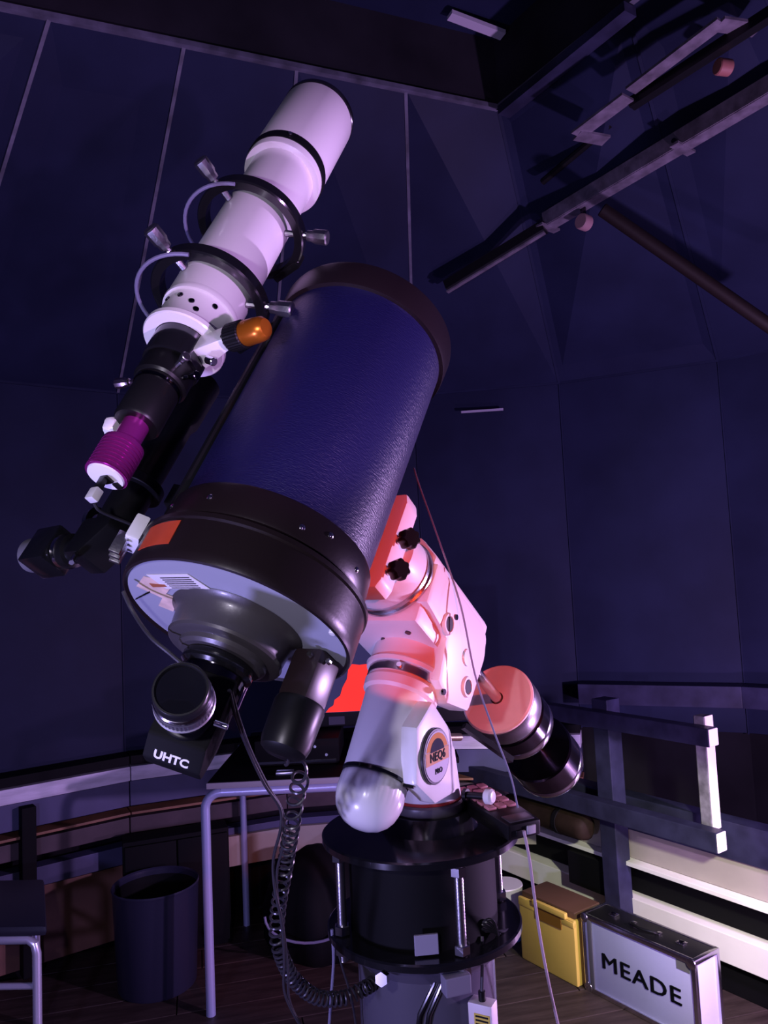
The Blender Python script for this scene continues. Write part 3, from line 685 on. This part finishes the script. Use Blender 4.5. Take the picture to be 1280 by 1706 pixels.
# right-angle finder scope beside the rear cell
fd = empty('finder_scope', frame((.385, -.222, -.118)), 'black right angle finder scope left of the rear cell, eyepiece pointing left', 'finder scope')
MB().lathe([(-.010, 0), (-.010, .0235), (.02, .0245), (.17, .0245), (.18, .029), (.25, .030), (.252, .028), (.252, 0)], seg=48).build('finder_tube', BLACK, fd)
MB().ring((0, 0, .05), (0, 0, 1), .025, .034, .014).build('finder_ring', BLACK, fd)
MB().beam((-.025, .040, .057), (-.045, .085, .057), .02, .03).build('finder_bracket', BLACK, fd)
MB().prism([Vector((-.024, y, z)) for y, z in ((-.024, -.008), (.024, -.008), (.024, -.020), (-.002, -.060), (-.030, -.060), (-.030, -.012))], (.048, 0, 0), .003).build('prism_housing', BLACK, fd)
MB().lathe([(0, 0), (0, .017), (.020, .017), (.022, .0215), (.040, .0215), (.042, .019), (.042, 0)], (0, -.030, -.038), (0, -1, -.06), 40).build('eyepiece_barrel', BLACK, fd)
MB().prism([Vector((-.020, y, z)) for y, z in ((-.072, -.064), (-.118, -.068), (-.118, -.018), (-.072, -.014))], (.044, 0, 0), .003).build('eyepiece_block', BGLOSS, fd)
MB().lathe([(0, .010), (0, .0205), (.004, .022), (.018, .0225), (.020, .020), (.020, .010)], (0, -.118, -.042), (0, -1, -.06), 40, close=True).build('eyecup', mat('lit_rubber_eyecup', (.16, .155, .18), .35), fd)  # lighter grey stands for the lit rim of the eyecup
MB().lathe([(0, .016), (0, .0225), (.007, .0225), (.007, .016)], (0, -.062, -.040), (0, -1, 0), 40, close=True).build('silver_collar', CHROME, fd)
MB().lathe([(0, .012), (0, .0215), (.006, .0215), (.006, .012)], (.004, -.030, -.002), (.15, -1, -.1), 40, close=True).build('chrome_ring', CHROME, fd)
MB().cyl((.018, -.010, -.062), (.026, .004, -.078), .004, seg=12, ch=.001).build('lock_screw', CHROME, fd)

# ================================================================== PIER
PC = Vector((.031, 1.177, 0)); ZT = 1.041; ZB = .912
pr = empty('telescope_pier', (PC.x, PC.y, 0), 'black steel pier with two round plates joined by threaded rods', 'pier')
MB().lathe([(0, 0), (0, .17), (.012, .17), (.014, .104), (.014, 0)], seg=56).build('floor_flange', BLACK, pr)
MB().lathe([(.014, 0), (.014, .100), (ZB-.012, .100), (ZB-.012, 0)], seg=56).build('column', PIERM, pr)
MB().lathe([(ZB-.045, .100), (ZB-.013, .130), (ZB-.0125, .100)], seg=56, close=True).build('flared_collar', PIERM, pr)
MB().lathe([(ZB-.012, 0), (ZB-.012, .140), (ZB-.010, .1425), (ZB-.002, .1425), (ZB, .140), (ZB, 0)], seg=80).build('lower_plate', BGLOSS, pr)
MB().lathe([(ZB, 0), (ZB, .108), (ZT-.012, .108), (ZT-.012, 0)], seg=56).build('core_drum', BMATTE, pr)
MB().lathe([(ZT-.012, 0), (ZT-.012, .142), (ZT-.010, .1455), (ZT-.002, .1455), (ZT, .143), (ZT, 0)], seg=80).build('upper_plate', BGLOSS, pr)
MB().lathe([(ZT, 0), (ZT, .075), (ZT+.012, .068), (ZT+.022, .062), (ZT+.022, 0)], (FOOT.x-PC.x, FOOT.y-PC.y, 0), seg=56).build('mount_adapter', BGLOSS, pr)
rod0 = None
for k in range(4):
    a_ = R_(201+90*k); c = Vector((.126*math.cos(a_), .126*math.sin(a_), 0))
    if rod0 is None:
        rod0 = MB().lathe([(ZB-.035, 0), (ZB-.035, .0065)]+[(ZB-.034+.0022*i, .0068 if i % 2 else .0062) for i in range(int((ZT-ZB+.02)/.0022))]+[(ZT-.013, .0065), (ZT-.013, 0)], seg=16).build('threaded_rod', STEEL, pr, angle=80)
        for z in (ZT-.028, ZB+.001, ZB-.026):
            MB().lathe([(0, 0), (0, .0105), (.001, .0115), (.012, .0115), (.013, .0105), (.013, 0)], (0, 0, z), (0, 0, 1), 6).build('hex_nut', CHROME, rod0, smooth=False)
        rod0.location = c
    else:
        c2 = copy_tree(rod0, pr); c2.location = c
# label plate and clamp under the lower plate
pf = Vector((.0, -.143, 0))
MB().box((-.002, -.120, ZB+.016), (.032, .004, .026), Matrix.Rotation(R_(6), 3, 'Z'), .001).build('label_plate', mat('grey_label', (.30, .28, .36), .4), pr, smooth=False)
MB().box((.034, -.128, ZB-.030), (.036, .020, .024), Matrix.Rotation(R_(18), 3, 'Z'), .002).build('clamp_block', mat('grey_block', (.28, .26, .34), .35, .3), pr, smooth=False)
MB().lathe([(0, 0), (0, .009), (.012, .009), (.012, 0)], (-.060, -.125, ZB-.020), (-.3, -1, .2), 6).build('bolt_head', CHROME, pr, smooth=False)

# ================================================================== CABLES AND SMALL KIT AT THE PIER
def cable(name, pts, r, mm, label, n=10, cat='cable'):
    return tag(MB().tube(smooth_path(pts, n), r, 8).build(name, mm), label, cat)
# coiled cord from the focus motor
mend = M0 + RT @ (Vector((.333, 0, ZR))+mc+Vector((0, 0, -.108)))
core = smooth_path([mend]+[sight(*q) for q in ((500, 1290, .80), (493, 1330, .84), (484, 1390, .88), (474, 1450, .92), (463, 1520, .95), (463, 1570, .97), (485, 1625, .99), (525, 1660, 1.01), (570, 1663, 1.03), (605, 1648, 1.045), (628, 1634, 1.07))], 24)
acc = [0]
for a, b in zip(core[:-1], core[1:]): acc.append(acc[-1]+(b-a).length)
tot = acc[-1]; hp = []; ang = 0; NS = 1500; j = 0; nrm = None
for i in range(NS+1):
    s = tot*i/NS
    while j < len(acc)-2 and acc[j+1] < s: j += 1
    f = (s-acc[j])/(acc[j+1]-acc[j]+1e-12); P = core[j].lerp(core[j+1], f); T = (core[j+1]-core[j]).normalized()
    nrm = T.orthogonal().normalized() if nrm is None else (nrm-T*nrm.dot(T)).normalized(); B = T.cross(nrm)
    fr = s/tot; pitch = .046 if fr < .10 else (.028 if fr < .26 else (.0135 if fr < .66 else .0075))
    ang += 2*PI*(tot/NS)/pitch
    rr = .0085*min(1, .2+fr*12)
    hp.append(P+(nrm*math.cos(ang)+B*math.sin(ang))*rr)
tag(MB().tube(hp, .0017, 6).build('coiled_cord', CORD), 'black coiled cord hanging from the focus motor to the pier', 'cable')
cable('power_cable', [sight(*q) for q in ((382, 1150, .74), (392, 1190, .76), (412, 1245, .80), (440, 1305, .84), (466, 1345, .87), (468, 1380, .88), (456, 1430, .90), (458, 1480, .91), (470, 1540, .92), (474, 1600, .93), (474, 1650, .94), (490, 1690, .95), (515, 1730, .96))], .0019, CORD, 'smooth dark cable hanging from the mirror diagonal past the coiled cord')
cable('power_cable', [sight(*q) for q in ((386, 1152, .745), (398, 1195, .765), (418, 1250, .805), (446, 1308, .845), (470, 1350, .875), (474, 1400, .885), (462, 1450, .905), (463, 1500, .915), (474, 1560, .925), (480, 1620, .935), (482, 1665, .945), (500, 1705, .955), (525, 1740, .965))], .0016, CORD, 'thinner black cable hanging alongside the smooth dark cable')
cable('black_lead', [sight(*q) for q in ((205, 985, .78), (222, 1020, .78), (250, 1060, .77), (285, 1090, .765), (318, 1118, .76))], .0022, CORD, 'short black lead curving along the rear cell edge to the eyepiece')
cable('guide_lead', [sight(*q) for q in ((157, 838, .875), (165, 850, .88), (190, 862, .90), (215, 872, .915), (232, 882, .93))], .0020, CORD, 'black lead drooping from the magenta camera plug')
cable('hanging_wire', [sight(*q) for q in ((690, 780, 1.20), (700, 812, 1.17), (735, 910, 1.10), (768, 1010, 1.07), (792, 1125, 1.06), (822, 1215, 1.06), (850, 1290, 1.06), (863, 1345, 1.06))], .0014, GCORD, 'thin wire hanging from behind the big tube across the mount')
cable('handset_wire', [sight(*q) for q in ((873, 1384, 1.045), (882, 1430, 1.05), (890, 1490, 1.06), (900, 1560, 1.08), (915, 1640, 1.10), (932, 1715, 1.12))], .0020, LCORD, 'pale thin wire hanging from the hand controller to the floor')
cable('thin_lead', [sight(*q) for q in ((553, 1548, 1.09), (556, 1600, 1.09), (552, 1660, 1.09), (548, 1720, 1.09))], .0022, GCORD, 'straight thin lead hanging below the left threaded rod')
cable('thin_lead', [sight(*q) for q in ((558, 1560, 1.085), (570, 1610, 1.08), (585, 1660, 1.08), (595, 1720, 1.08))], .0016, CORD, 'second thin lead slanting away below the left threaded rod')
# bundle of black leads on the lower plate
for i in range(4):
    cable('black_lead', [sight(*q) for q in ((775+6*i, 1530+4*i, 1.07), (805+5*i, 1548-5*i, 1.06), (835, 1552+6*i, 1.07), (858-3*i, 1545+5*i, 1.10))], .0022, CORD, ('topmost', 'second', 'third', 'lowest')[i]+' of the black leads tangled on the lower pier plate')
# latch hook hanging under the front of the plate
hk = empty('latch_hook', sight(715, 1650, 1.03), 'black metal latch hook hanging beneath the lower pier plate', 'hook')
hb = hk.location
for dx in (0, 13):
    MB().tube([sight(735+dx, 1600, 1.035)-hb, sight(724+dx, 1640, 1.03)-hb, sight(700+dx*1.2, 1690, 1.025)-hb, sight(697+dx*1.2, 1712, 1.025)-hb], .0035, 10).build('hook_bar', BGLOSS, hk)
MB().tube([sight(745, 1575, 1.035)-hb, sight(738, 1598, 1.033)-hb, sight(744, 1612, 1.03)-hb], .004, 10).build('hook_link', BGLOSS, hk)
MB().lathe([(0, 0), (.002, .006), (.008, .006), (.010, 0)], sight(742, 1625, 1.026)-hb, -fw, 14).build('pivot_rivet', CHROME, hk)
# small white adapter box with yellow label
ab = sight(805, 1690, 1.03)
bxr = Matrix.Rotation(R_(-28), 3, 'Z')
bx = empty('adapter_box', ab, 'small white adapter box with yellow and black label hanging from the plate', 'adapter')
MB().box((0, 0, -.012), (.034, .022, .06), bxr, .002).build('case', mat('white_box_plastic', (.66, .60, .62), .45), bx)
MB().box(bxr @ Vector((.003, -.0114, -.004)), (.022, .001, .020), bxr).build('label', mat('yellow_label', (.62, .48, .06), .5), bx)
for i in range(3): MB().box(bxr @ Vector((.003, -.0121, .003-.005*i)), (.018, .0006, .0022), bxr).build('print_line', INK, bx)
MB().cyl((0, 0, .018), (0, 0, .030), .005, seg=12).build('cable_gland', BLACK, bx)
cable('adapter_lead', [sight(803, 1560, 1.055), sight(804, 1600, 1.04), ab+Vector((0, 0, .03))], .0025, CORD, 'dark lead from the lower plate down to the white adapter box')
# hand controller lying on the plate
hc_c = Vector((.142, 1.160, 1.064)); hd = Vector((.42, -.90, -.10)).normalized(); hr = Vector((.90, .42, .0)).normalized(); hu = hr.cross(hd)
if hu.z < 0: hu = -hu
RH = Matrix((hr, hd, hu)).transposed().to_4x4(); RH.translation = hc_c
hc = empty('hand_controller', RH, 'black telescope hand controller with pink lit keys lying on the pier plate', 'hand controller')
MB().prism([Vector((x, y, -.011)) for x, y in ((-.030, -.085), (.030, -.085), (.032, -.03), (.027, .075), (-.027, .075), (-.032, -.03))], (0, 0, .022), .004).build('body', BLACK, hc)
for r in range(5):
    for c in range(3):
        MB().box((-.017+.017*c, -.062+.019*r, .0125), (.0135, .0145, .005), None, .0018).build('key', PINK, hc)
MB().box((0, .058, .0115), (.040, .022, .002), None, .0006).build('cover_plate', mat('dark_grey_cover', (.06, .055, .065), .35), hc)
MB().box((.010, .0755, 0), (.014, .004, .012), None, .001).build('socket', mat('pale_socket', (.45, .42, .45), .4), hc)
MB().box((-.010, .0755, -.002), (.010, .004, .009), None, .001).build('socket', BLACK, hc)

# ================================================================== TABLE, SCREEN, FURNITURE
tb = empty('work_table', (-.05, 2.95, 0), 'grey laminate table with pale blue tubular steel legs', 'table')
tx0, tx1, ty0, ty1 = -.625, .17, -.33, .36
MB().bb((tx0+.04, ty0, .728), (tx1, ty1, .748), .003).build('tabletop', TOPM, tb)
MB().bb((tx0+.044, ty0+.004, .7475), (tx1-.004, ty1-.004, .750), .001).build('black_top_sheet', BMATTE, tb)
for x in (tx0+.03, tx1-.03):
    pts = [Vector((x, ty0+.022, 0)), Vector((x, ty0+.022, .66))]+[Vector((x+(.055*(1-math.cos(t_)))*(1 if x < 0 else -1), ty0+.022, .66+.052*math.sin(t_))) for t_ in [R_(15*i) for i in range(1, 7)]]
    MB().tube(pts, .0155, 14).build('leg', LEGM, tb)
    MB().cyl((x, ty1-.022, 0), (x, ty1-.022, .727), .0135, seg=14).build('leg', LEGM, tb)
MB().tube([(tx0+.085, ty0+.022, .712), (tx1-.085, ty0+.022, .712)], .0155, 14).build('front_rail', LEGM, tb)
MB().tube([(tx0+.03, ty1-.022, .71), (tx1-.03, ty1-.022, .71)], .012, 12).build('rear_rail', LEGM, tb)

mo = empty('computer_monitor', (-.02, 2.95, .75), 'dark monitor on the table showing a red area behind the mount', 'monitor')
MB().bb((-.30, 0, .10), (.30, .03, .50), .006).build('bezel', BLACK, mo)
MB().bb((-.275, -.003, .153), (.275, .0005, .475)).build('screen', NAVSCR, mo, smooth=False)
MB().prism([Vector((x, -.0036, z)) for x, z in ((-.235, .155), (-.222, .170), (-.205, .180), (-.200, .200), (-.178, .215), (-.168, .245), (-.150, .275), (-.142, .318), (-.128, .330), (-.100, .326), (-.04, .330), (-.04, .155))], (0, -.001, 0)).build('red_screen_area', REDSCR, mo, smooth=False)
MB().bb((-.225, -.003, .108), (-.165, .001, .138)).build('bezel_sticker', mat('lilac_sticker', (.05, .048, .075), .5, spec=.2), mo, smooth=False)
MB().bb((-.03, .006, .02), (.03, .04, .16), .004).build('stand', BLACK, mo)
MB().bb((-.11, -.06, 0), (.11, .10, .014), .004).build('stand_base', BLACK, mo)
pc = empty('computer_case', (-.33, 2.93, .75), 'low black computer case lying on the table under the diagonal', 'computer')
MB().bb((-.17, -.14, .004), (.13, .16, .092), .004).build('case', BMATTE, pc)
MB().bb((-.16, -.143, .01), (.12, -.1405, .02), .0008).build('front_slot', DSTEEL, pc, smooth=False)
for x, z in ((.045, .065), (-.02, .065), (.085, .035)):
    MB().cyl((x, -.1425, z), (x, -.1395, z), .005, seg=14).build('button', STEEL, pc)
tag(MB().bb((-.13, 2.72, .7505), (.22, 2.84, .772), .004).build('keyboard', BMATTE), 'black keyboard on the table behind the white mount', 'keyboard')
tag(MB().bb((-.41, 2.665, .7505), (-.35, 2.70, .762), .003).build('silver_clip', STEEL), 'small silver clip at the table edge behind the diagonal', 'clip')

# bin
bn = empty('waste_bin', (-.885, 2.86, 0), 'round black plastic waste bin on the floor left of the table', 'bin')
MB().lathe([(0, 0), (0, .132), (.006, .136), (.335, .150), (.345, .153), (.350, .150), (.345, .146), (.012, .130), (.012, 0)], seg=64).build('body', BINM, bn)
MB().lathe([(.012, 0), (.012, .129), (.31, .1435), (.325, .1445), (.325, .1435), (.05, .10), (.05, 0)], seg=48).build('bin_shade_lining', BMATTE, bn)  # black lining added for the shade inside the bin
# dark low cabinet
cbm = Matrix.Rotation(R_(20), 4, 'Z'); cbm.translation = (-.885, 3.13, 0)
cb = empty('low_cabinet', cbm, 'low black cabinet against the wall behind the bin', 'cabinet')
MB().bb((-.20, -.055, 0), (.20, .055, .44), .004).build('carcass', BMATTE, cb)
MB().bb((-.192, -.070, .02), (-.003, -.056, .425), .002).build('door', BMATTE, cb); MB().bb((.003, -.070, .02), (.192, -.056, .425), .002).build('door', BMATTE, cb)
# black bag under the table
bg = empty('black_backpack', (-.33, 3.10, 0), 'slumped black backpack on the floor under the table', 'backpack')
bm_ = MB()
bm_.lathe([(0, 0), (0, .18), (.05, .20), (.16, .195), (.26, .165), (.32, .11), (.36, .05), (.37, 0)], seg=36, mod=lambda k, h: 1+.05*math.sin(k*.7+h*9)+.04*math.cos(k*1.4))
bm_.build('bag_body', BMATTE, bg, angle=60)
MB().tube([(-.17+.16*(1-math.cos(R_(12*i))), -.215-.02*math.sin(R_(12*i)), .20-.09*math.sin(R_(12*i))) for i in range(12)], .005, 8).build('strap', GCORD, bg)

# chair at the left edge
cr = empty('low_stool', (-1.27, 2.32, 0), 'dark vinyl seated stool with bright chrome tube legs at the left edge', 'stool')
ca = Vector((-1.016, 2.272, 0))-Vector((-1.27, 2.32, 0))
dx_ = Vector((-1, .06, 0)).normalized(); dy_ = Vector((-.42, .90, 0)).normalized()
def CP(u, v, z): return ca+dx_*u+dy_*v+Vector((0, 0, z))
MB().prism([CP(0, 0, .432), CP(.42, 0, .432), CP(.42, .40, .432), CP(0, .40, .432)], (0, 0, .03), .012).build('seat', SEATM, cr)
fr_ = MB().tube([CP(.03, .02, 0), CP(.03, .02, .38), CP(.036, .02, .405), CP(.055, .02, .418), CP(.37, .02, .418), CP(.385, .02, .405), CP(.39, .02, .38), CP(.39, .02, 0)], .0125, 14)
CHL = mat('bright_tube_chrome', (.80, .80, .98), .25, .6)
fr_.build('front_leg_frame', CHL, cr)
MB().tube([CP(.03, .38, 0), CP(.03, .38, .43)], .0125, 14).build('rear_leg', CHL, cr)
MB().tube([CP(.39, .38, 0), CP(.39, .38, .43)], .0125, 14).build('rear_leg', CHL, cr)
MB().tube([CP(.03, .03, .29), CP(.03, .37, .29)], .008, 10).build('stretcher', CHL, cr)
MB().tube([CP(.03, .02, .29), CP(.39, .02, .29)], .009, 10).build('stretcher', CHL, cr)

# aluminium case and yellow tool box, both parallel to the right wall
def wallframe(P): 
    M = Matrix((wdir, wn, Vector((0, 0, 1)))).transposed().to_4x4(); M.translation = P; return M
ac = empty('aluminium_case', wallframe((.600, 2.690, 0)), 'silver aluminium equipment case with black lettering beside the yellow box', 'case')
CL, CW, CH_ = .425, .125, .248
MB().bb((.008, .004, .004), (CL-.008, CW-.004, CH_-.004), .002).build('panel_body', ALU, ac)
for z in (0.008, CH_-.008):
    for y in (.006, CW-.006): MB().bb((.0, y-.007, z-.008), (CL, y+.007, z+.008), .003).build('edge_strip', ALUE, ac)
for x in (.006, CL-.006):
    for y in (.006, CW-.006): MB().bb((x-.007, y-.0075, .0), (x+.007, y+.0075, CH_), .003).build('edge_strip', ALUE, ac)
    for z in (0.008, CH_-.008): MB().bb((x-.0072, 0, z-.0082), (x+.0072, CW, z+.0082), .003).build('edge_strip', ALUE, ac)
MB().bb((.012, .010, CH_-.006), (CL-.012, CW-.010, CH_-.001), .001).build('top_panel', BLACK, ac)
MB().bb((.022, -.0005, .012), (.040, .0035, CH_-.012), .001).build('vertical_rib', mat('dark_rib', (.16, .15, .20), .4, .3), ac)
hd_ = MB().tube(smooth_path([(CL/2-.045, CW*.5, CH_), (CL/2-.04, CW*.35, CH_+.010), (CL/2, CW*.25, CH_+.012), (CL/2+.04, CW*.35, CH_+.010), (CL/2+.045, CW*.5, CH_)], 6), .005, 10).build('handle', BLACK, ac)
for x in (CL/2-.047, CL/2+.047): MB().bb((x-.008, CW*.5-.010, CH_-.002), (x+.008, CW*.5+.010, CH_+.006), .002).build('handle_mount', CHROME, hd_)
for x in (.085, CL-.085):
    lt = MB().bb((x-.014, CW*.5-.012, CH_-.002), (x+.014, CW*.5+.014, CH_+.005), .002).build('latch', CHROME, ac)
    MB().bb((x-.008, CW*.5-.002, CH_+.004), (x+.008, CW*.5+.006, CH_+.009), .001).build('latch_tongue', DSTEEL, lt)
for x in (.012, CL-.012):
    for z in (.012, CH_-.012):
        MB().lathe([(0, 0), (0, .016), (.003, .015), (.004, .010), (.004, 0)], (x, .001, z), (0, -1, 0), 20).build('corner_cap', ALUE, ac)
mm_ = Matrix((Vector((1, 0, 0)), Vector((0, 0, 1)), Vector((0, -1, 0)))).transposed().to_4x4(); mm_.translation = (CL*.52, .0030, .118)
for dx in (0, .0016, .0032):
    m2 = mm_.copy(); m2.translation = (CL*.52-.0016+dx, .0030, .118+(dx-.0016)*.4); text_mesh('lettering', 'MEADE', .068, m2, INK, ac, .0012, 1.12, .0, 1.28)
MB().bb((CL-.065, .0026, CH_-.045), (CL-.02, .0034, CH_-.016)).build('worn_decal', mat('dark_decal', (.20, .18, .24), .5), ac, smooth=False)

yb = empty('tool_box', wallframe((.425, 2.915, 0)), 'yellow plastic tool box between the pier and the aluminium case', 'tool box')
YL, YW, YH = .262, .15, .245
MB().bb((0, 0, 0), (YL, YW, YH-.030), .006).build('body', YELLOW, yb)
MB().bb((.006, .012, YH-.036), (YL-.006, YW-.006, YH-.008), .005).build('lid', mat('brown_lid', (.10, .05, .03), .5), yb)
MB().bb((.0, -.003, YH-.055), (.075, .012, YH-.026), .004).build('front_lip', YELLOW, yb)
MB().bb((YL-.06, -.003, YH-.055), (YL, .012, YH-.035), .004).build('front_lip', YELLOW, yb)
MB().bb((.085, -.004, YH-.075), (YL-.055, .001, YH-.028), .001).build('recess_shade', DYELLOW, yb, smooth=False)  # flat darker plate stands for the shade of a hollow in the front
MB().bb((.075, -.010, YH-.032), (YL-.030, .006, YH-.012), .005).build('clasp', YELLOW, yb)
wb = empty('plastic_tub', (.40, 3.08, 0), 'small lilac white tub with blue base behind the pier', 'tub')
MB().lathe([(.06, 0), (.06, .062), (.19, .066), (.195, .068), (.20, .066), (.20, 0)], seg=36).build('tub', mat('white_tub', (.62, .58, .64), .5), wb)
MB().lathe([(0, 0), (0, .055), (.06, .062), (.06, 0)], seg=36).build('base', CYAN, wb)
# brown rolled bag lying on the plank behind the weights
rb_ = empty('brown_bag', (.605, 3.085, .435), 'brown leather roll hung against the beige boards under the timber rail', 'bag')
ax1 = (-wdir)
MB().lathe([(-.26, 0), (-.26, .03), (-.25, .040), (-.10, .044), (.06, .047), (.14, .047), (.165, .044), (.175, .030), (.178, 0)], (0, 0, 0), wdir, 32, lambda k, h: 1+.04*math.sin(k*.9+h*20)).build('roll', BROWN, rb_, angle=60)
MB().ring(wdir*.03, wdir, .045, .0500, .02).build('strap', BMATTE, rb_)
